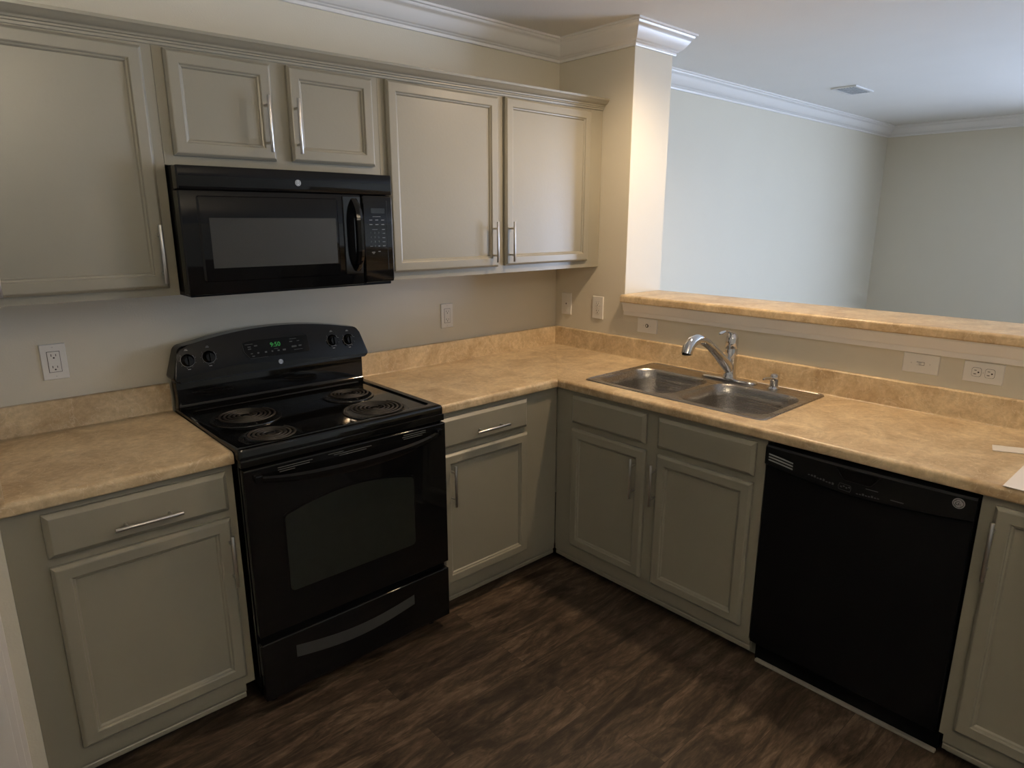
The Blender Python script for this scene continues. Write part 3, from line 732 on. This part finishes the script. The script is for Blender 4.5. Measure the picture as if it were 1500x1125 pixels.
# keypad
FK = lambda a, b, c: (MC+.306+a, my(.306+a, .001+c), 1.54+b)
m = MB(); lbox(m, FK, -.030, .030, .080, .098, -.001, .0006); mb_(m, 'display', 'cooktop', cpn)
m = MB()
def dash(a, b, w_, h_): lbox(m, FK, a-w_/2, a+w_/2, b-h_/2, b+h_/2, 0, .0004)
dash(-.006, .068, .034, .0016)
for b in (.056, .040):
    for a in (-.032, -.006, .020): dash(a, b, .013, .0028)
dash(-.016, .022, .024, .0014)
for i, b in enumerate((.010, -.006, -.022)):
    for j, a in enumerate((-.034, -.017, 0)):
        xo = FK(a, b, .0002); m.text(str(i*3+j+1), .0085, xo, (1,0,0), (0,0,1), .0001)
xo = FK(-.017, -.038, .0002); m.text('0', .0085, xo, (1,0,0), (0,0,1), .0001)
dash(-.034, -.038, .010, .002); dash(0, -.038, .008, .003)
for b in (.022, .008, -.008, -.023, -.038): dash(.022, b, .012, .0024)
dash(-.026, -.060, .014, .0025); dash(-.026, -.065, .008, .0018); dash(0, -.058, .010, .0025)
mb_(m, 'keypad_markings', 'markd', cpn)
m = MB(); lbox(m, FK, .0375, .0395, -.125, .125, -.002, .0008); mb_(m, 'panel_groove', 'cooktop', cpn)
Fm = lambda a, b, c: tuple(Vector((-1.667+a, my(-1.667-MC+a, c), 1.716+b)) - Vector(MW.location))
badge(MW, Fm, .0098, .0003)

# ------------------------------------------------------------------ dishwasher (modelled in sink-run local space)
t = thing('dishwasher', 'black built-in dishwasher between the sink cabinet and the end cabinet', 'dishwasher', (-.30, -1.909, 0), -PI/2)
DW = t
# local coords: X = -worldY, Y = worldX ; centre at X=1.909, Y=-.30
off3 = Matrix.Translation(-Vector((1.909, -.30, 0)))
def db(m, nm, mt, par=None, **k):
    m.bm.transform(off3); return m.build(nm, mt, par or DW, **k)
D0, D1 = 1.6065, 2.2125
m = MB(); m.box(D0, D1, -.585, -.03, .10, .855); db(m, 'tub', 'blackt')
m = MB(); m.box(D0+.004, D1-.004, -.622, -.586, .105, .846, bev=.004, seg=3); dd = db(m, 'door', 'blackt', smooth=True)
def dpy(a, c=0): q = (a-1.909)/.303; return -.634-.010*(1-q*q)-c
def dlow(a): q = (a-1.909)/.303; return .772+.022*q*q
m = MB(); rs = []
for k in range(25):
    a = D0+.002+(D1-D0-.004)*k/24; lo = dlow(a); hi = .863
    rs.append([(a, -.60, lo), (a, dpy(a)+.004, lo), (a, dpy(a), lo+.004), (a, dpy(a), hi-.006), (a, dpy(a)+.006, hi), (a, -.60, hi)])
m.rings(rs, True, True); cpd = db(m, 'control_panel', 'blacks', smooth=True)
m = MB()
for i, z in enumerate((.832, .822, .812)):
    rs = []
    for k in range(9):
        a = 1.622+.085*k/8; zz = z-.010*(k/8)**1.2+.002
        rs.append([(a, dpy(a, -.002), zz-.0022), (a, dpy(a, .0012), zz-.0022), (a, dpy(a, .0012), zz+.0022), (a, dpy(a, -.002), zz+.0022)])
    m = MB(); m.rings(rs, True, True); db(m, 'vent_slat', 'mark', cpd)
# recessed finger pocket with a bright lip
m = MB(); top = []; bot = []
for k in range(17):
    q = k/16; a = 1.842+q*.130; top.append((a, .853)); bot.append((a, .853-.034*min(1, math.sin(PI*q)*1.7)))
m.prism(bot+top[::-1], lambda a, z: (a, dpy(a, -.004), z), lambda a, z: (a, dpy(a, .0006), z)); db(m, 'finger_pocket', 'cooktop', cpd)
m = MB(); m.tube([(a, dpy(a, .0012), z) for a, z in bot], .0012, 6); db(m, 'pocket_lip', 'blacks', cpd, smooth=True)
m = MB(); FD = lambda a, b, c: (1.909+a, dpy(1.909+a, c), .80+b)
for k in range(9): lbox(m, FD, -.150+k*.0095, -.150+k*.0095+.006, .002-.0012*k, .002-.0012*k+.003+.002*(k % 3), 0, .0006)
ol = [(-.052,-.014),(-.018,-.016),(-.016,-.004),(-.018,.004),(-.050,.006),(-.054,-.004)]
for p, q in zip(ol, ol[1:]+ol[:1]): m.tube([FD(p[0], p[1], .0006), FD(q[0], q[1], .0006)], .0005, 5)
for k in range(4): lbox(m, FD, -.048+k*.008, -.048+k*.008+.005, -.007+.003*(k % 2), -.003+.003*(k % 2), 0, .0006)
for k in range(8): lbox(m, FD, .0+k*.0085, .0+k*.0085+.0055, -.016+.0004*k, -.016+.0004*k+.003+.003*((k+1) % 3 == 0), 0, .0006)
lbox(m, FD, .025, .060, .008, .010, 0, .0006); lbox(m, FD, .095, .130, -.006, -.0035, 0, .0006)
db(m, 'control_markings', 'markd', cpd)
Fd = lambda a, b, c: tuple(Vector((2.170+a, dpy(2.170+a, c), .8385+b)) - Vector((1.909, -.30, 0)))
badge(DW, Fd, .0150, .0003)
m = MB(); m.box(D0+.002, D1-.002, -.560, -.10, .004, .10); db(m, 'kick_panel', 'blackt')
m = MB(); m.box(D0+.01, D1-.004, -.578, -.561, .0005, .010, bev=.003); db(m, 'floor_strip', 'seal')

# ------------------------------------------------------------------ sink
SX0, SX1, SY0, SY1 = -.5545, -.0335, -1.5505, -.7115
t = thing('sink', 'stainless steel double-bowl drop-in sink', 'sink', ((SX0+SX1)/2, (SY0+SY1)/2, .914))
off4 = Matrix.Translation(-Vector(t.location)); SK = t
def sb(m, nm, mt, par=None, **k):
    m.bm.transform(off4); return m.build(nm, mt, par or SK, **k)
b1 = (-.522, -.150, -1.118, -.742); b2 = (-.522, -.150, -1.521, -1.146)
ZR = .9165
m = MB()
plate_with_holes(m, rrect(SX0+.012, SX1-.012, SY0+.012, SY1-.012, .022, 6), [rrect(*b1, .085, 10), rrect(*b2, .085, 10)], ZR)
m.rings([[(x, y, z) for x, y in rrect(SX0+i, SX1-i, SY0+i, SY1-i, .03-i*.6, 6)] for i, z in ((.012, ZR), (.009, ZR+.0025), (.004, ZR+.0025), (0, .9145))], False, False)
bmesh.ops.remove_doubles(m.bm, verts=m.bm.verts[:], dist=1e-4)
sb(m, 'rim', 'steel', smooth=True)
for bb in (b1, b2):
    m = MB()
    rs = []
    for i, z, r in ((0, ZR, .085), (.002, ZR-.003, .085), (.008, ZR-.010, .083), (.013, .87, .081), (.019, .82, .079), (.029, .785, .076), (.046, .758, .070), (.070, .742, .060), (.100, .734, .05), (.145, .731, .03)):
        rs.append([(x, y, z) for x, y in rrect(bb[0]+i, bb[1]-i, bb[2]+i, bb[3]-i, r, 10)])
    m.rings(rs, False, True); bw = sb(m, 'basin', 'steel', smooth=True)
    m = MB(); cx, cy = (bb[0]+bb[1])/2, (bb[2]+bb[3])/2
    m.lathe([(.057, .0), (.055, .003), (.045, .002), (.040, -.006), (.012, -.008), (.010, .004), (.005, .006)], (cx, cy, .7325), n=28); sb(m, 'drain', 'chrome', bw, smooth=True)
# faucet
t = thing('faucet', 'chrome single-handle pull-out kitchen faucet behind the sink divider', 'faucet', (-.090, -1.150, ZR))
off5 = Matrix.Translation(-Vector(t.location)); FT = t
def fb(m, nm, mt='chrome', par=None, **k):
    m.bm.transform(off5); return m.build(nm, mt, par or FT, **k)
fx, fy = -.090, -1.150
m = MB(); m.rings([[(x, y, z) for x, y in rrect(fx-.030+i, fx+.030-i, fy-.130+i, fy+.130-i, .0295-i, 8)] for i, z in ((0, ZR+.0005), (0, ZR+.006), (.004, ZR+.011), (.012, ZR+.013))], True, True)
fb(m, 'deck_plate', smooth=True)
m = MB(); m.lathe([(.031, .011), (.030, .020), (.0265, .028), (.0255, .05), (.0265, .10), (.0270, .138), (.0262, .141)], (fx, fy, ZR), n=32); fb(m, 'body', smooth=True)
m = MB(); m.lathe([(.0262, .1415), (.0272, .144), (.0272, .168), (.0255, .188), (.020, .202), (.011, .210), (.003, .212)], (fx, fy, ZR), n=32)
cap = fb(m, 'handle_cap', smooth=True)
m = MB(); zc = ZR
m.tube([(fx+.004, fy, zc+.196), (fx-.020, fy, zc+.214), (fx-.045, fy, zc+.222), (fx-.075, fy, zc+.222), (fx-.098, fy, zc+.217), (fx-.106, fy, zc+.215)], [.014, .0115, .0095, .0095, .010, .006], 14, flat=.55)
fb(m, 'lever', par=cap, smooth=True)
m = MB()
sp = [(fx+.002, fy, zc+.040), (fx-.030, fy, zc+.070), (fx-.070, fy, zc+.100), (fx-.115, fy, zc+.134), (fx-.160, fy, zc+.164)]
m.tube(sp, [.020, .024, .023, .0205, .0192], 20); fb(m, 'spout', smooth=True)
m = MB()
sp2 = [(fx-.161, fy, zc+.1645), (fx-.200, fy, zc+.188), (fx-.240, fy, zc+.206), (fx-.278, fy, zc+.213), (fx-.312, fy, zc+.206), (fx-.336, fy, zc+.186), (fx-.345, fy, zc+.162)]
m.tube(sp2, [.0188, .0188, .0195, .021, .0225, .0228, .0215], 20); hd = fb(m, 'spray_head', smooth=True)
m = MB(); m.lathe([(.018, -.002), (.018, .002)], (fx-.3455, fy, zc+.1605), n=20); fb(m, 'nozzle', 'slot', hd)
t = thing('soap_dispenser', 'small chrome soap dispenser right of the faucet', 'soap dispenser', (-.095, -1.357, ZR))
off6 = Matrix.Translation(-Vector(t.location)); sx_, sy_ = -.095, -1.357
m = MB(); m.lathe([(.024, .0005), (.024, .004), (.020, .009), (.0165, .012), (.0165, .030), (.0185, .033), (.0185, .052), (.0165, .060), (.010, .065), (.002, .066)], (sx_, sy_, ZR), n=28); m.bm.transform(off6); m.build('body', 'chrome', t, smooth=True)
m = MB(); m.tube([(sx_-.012, sy_+.002, ZR+.047), (sx_-.040, sy_+.006, ZR+.050), (sx_-.066, sy_+.010, ZR+.052), (sx_-.074, sy_+.011, ZR+.049)], [.0065, .0055, .005, .004], 12); m.bm.transform(off6); m.build('nozzle', 'chrome', t, smooth=True)

# ------------------------------------------------------------------ small things on the counter
def sheet(pts, z, th, name, mt, label, cat):
    m = MB(); m.prism(pts, lambda a, b: (a, b, z), lambda a, b: (a, b, z+th)); o = m.build(name, mt); return tag(o, label, cat)
sheet([(-.320,-2.167),(-.261,-2.152),(-.196,-2.290),(-.255,-2.305)], .9145, .0020, 'card_strip', 'strip', 'small cream card strip lying on the counter near the right edge', 'strip')
m = MB(); n = 10
g = [[None]*(n+1) for _ in range(n+1)]
for i in range(n+1):
    for j in range(n+1):
        u, v = i/n, j/n
        p = Vector((-.630, -2.257))*(1-u)*(1-v)+Vector((-.404,-2.260))*u*(1-v)+Vector((-.633,-2.540))*(1-u)*v+Vector((-.404,-2.540))*u*v
        g[i][j] = (p.x, p.y, .9150+.004*max(0, u-.5)*max(0, v-.3))
for i in range(n):
    for j in range(n):
        m.bm.faces.new([m.bm.verts.new(g[a][b_]) for a, b_ in ((i,j),(i+1,j),(i+1,j+1),(i,j+1))])
bmesh.ops.remove_doubles(m.bm, verts=m.bm.verts[:], dist=1e-5)
ex = bmesh.ops.extrude_face_region(m.bm, geom=m.bm.faces[:])
for v in [v for v in ex['geom'] if isinstance(v, bmesh.types.BMVert)]: v.co.z += .0016
tag(m.build('paper_sheet', 'paper'), 'white paper sheet on the counter corner at the right edge', 'paper')

# ------------------------------------------------------------------ ceiling register and lamp
vx, vy = 2.40, -.52
t = thing('ceiling_vent', 'white louvred air register on the living room ceiling', 'vent', (vx, vy, HC-.0005))
m = MB()
def vb(m, nm, mt, **k):
    m.bm.transform(Matrix.Translation((-vx, -vy, -(HC-.0005)))); return m.build(nm, mt, t, **k)
for a0, a1, b0, b1_ in ((-.155,.155,-.085,-.065),(-.155,.155,.065,.085),(-.155,-.135,-.065,.065),(.135,.155,-.065,.065)): m.box(vx+a0, vx+a1, vy+b0, vy+b1_, HC-.010, HC-.0008, bev=.002)
vb(m, 'frame', 'vent')
m = MB()
for k in range(7):
    y = vy-.056+k*.0186
    m.rings([[(x, y-.007, HC-.012), (x, y-.006, HC-.0135), (x, y+.006, HC-.0035), (x, y+.005, HC-.002)] for x in (vx-.134, vx+.134)], True, True)
vb(m, 'louvres', 'vent')
m = MB(); m.box(vx-.134, vx+.134, vy-.064, vy+.064, HC-.0018, HC-.0008); vb(m, 'duct_opening', 'mark')
t = thing('ceiling_lamp', 'small shaded warm downlight on the ceiling above the sink', 'lamp', (LAMP[0], LAMP[1], HC-.0005))
lo = Matrix.Translation((-LAMP[0], -LAMP[1], -(HC-.0005)))
m = MB(); m.lathe([(.070, 0), (.082, -.003), (.082, -.026), (.078, -.030), (.066, -.030), (.064, -.012), (.020, -.010)], (LAMP[0], LAMP[1], HC-.001), n=40); m.bm.transform(lo); m.build('shade_ring', 'vent', t, smooth=True)
m = MB(); m.lathe([(.062, -.013), (.062, -.020), (.045, -.027), (.004, -.030)], (LAMP[0], LAMP[1], HC-.001), n=32); m.bm.transform(lo); m.build('lens', 'bulb', t, smooth=True)
ld = bpy.data.lights.new('downlight_beam', 'SPOT'); ld.energy = LAMP_POWER; ld.color = (1.0, 0.77, 0.52); ld.spot_size = math.radians(166); ld.spot_blend = 0.55; ld.shadow_soft_size = 0.045
lo_ = bpy.data.objects.new('downlight_beam', ld); C.objects.link(lo_); lo_.parent = t; lo_.location = (0, 0, -.075)

hx, hy = FILL_LAMP[:2]  # added fill lamp, unseen, brightens soffit, ceiling and kitchen
t = thing('ceiling_lamp', 'added out-of-view fill lamp shaped as a hanging bowl uplighter', 'lamp', (hx, hy, HC-.0005))
lo = Matrix.Translation((-hx, -hy, -(HC-.0005))); hz = FILL_LAMP[2]
m = MB(); m.lathe([(.060, -.0005), (.060, -.012), (.012, -.024)], (hx, hy, HC), n=28); m.bm.transform(lo); m.build('ceiling_plate', 'vent', t, smooth=True)
m = MB(); m.tube([(hx, hy, HC-.02), (hx, hy, hz+.066)], .006, 10); m.bm.transform(lo); m.build('stem', 'vent', t, smooth=True)
m = MB(); m.lathe([(.010, .066), (.034, .058), (.056, .036), (.064, 0), (.056, -.036), (.034, -.058), (.010, -.066)], (hx, hy, hz), n=24); m.bm.transform(lo); m.build('bulb', 'fillbulb', t, smooth=True)
m = MB(); m.lathe([(.180, .004), (.184, .000), (.160, -.050), (.110, -.085), (.050, -.100), (.012, -.102), (.012, -.097), (.050, -.094), (.106, -.080), (.154, -.048), (.176, .000)], (hx, hy, hz), n=36); m.bm.transform(lo); m.build('bowl', 'fillbowl', t, smooth=True)
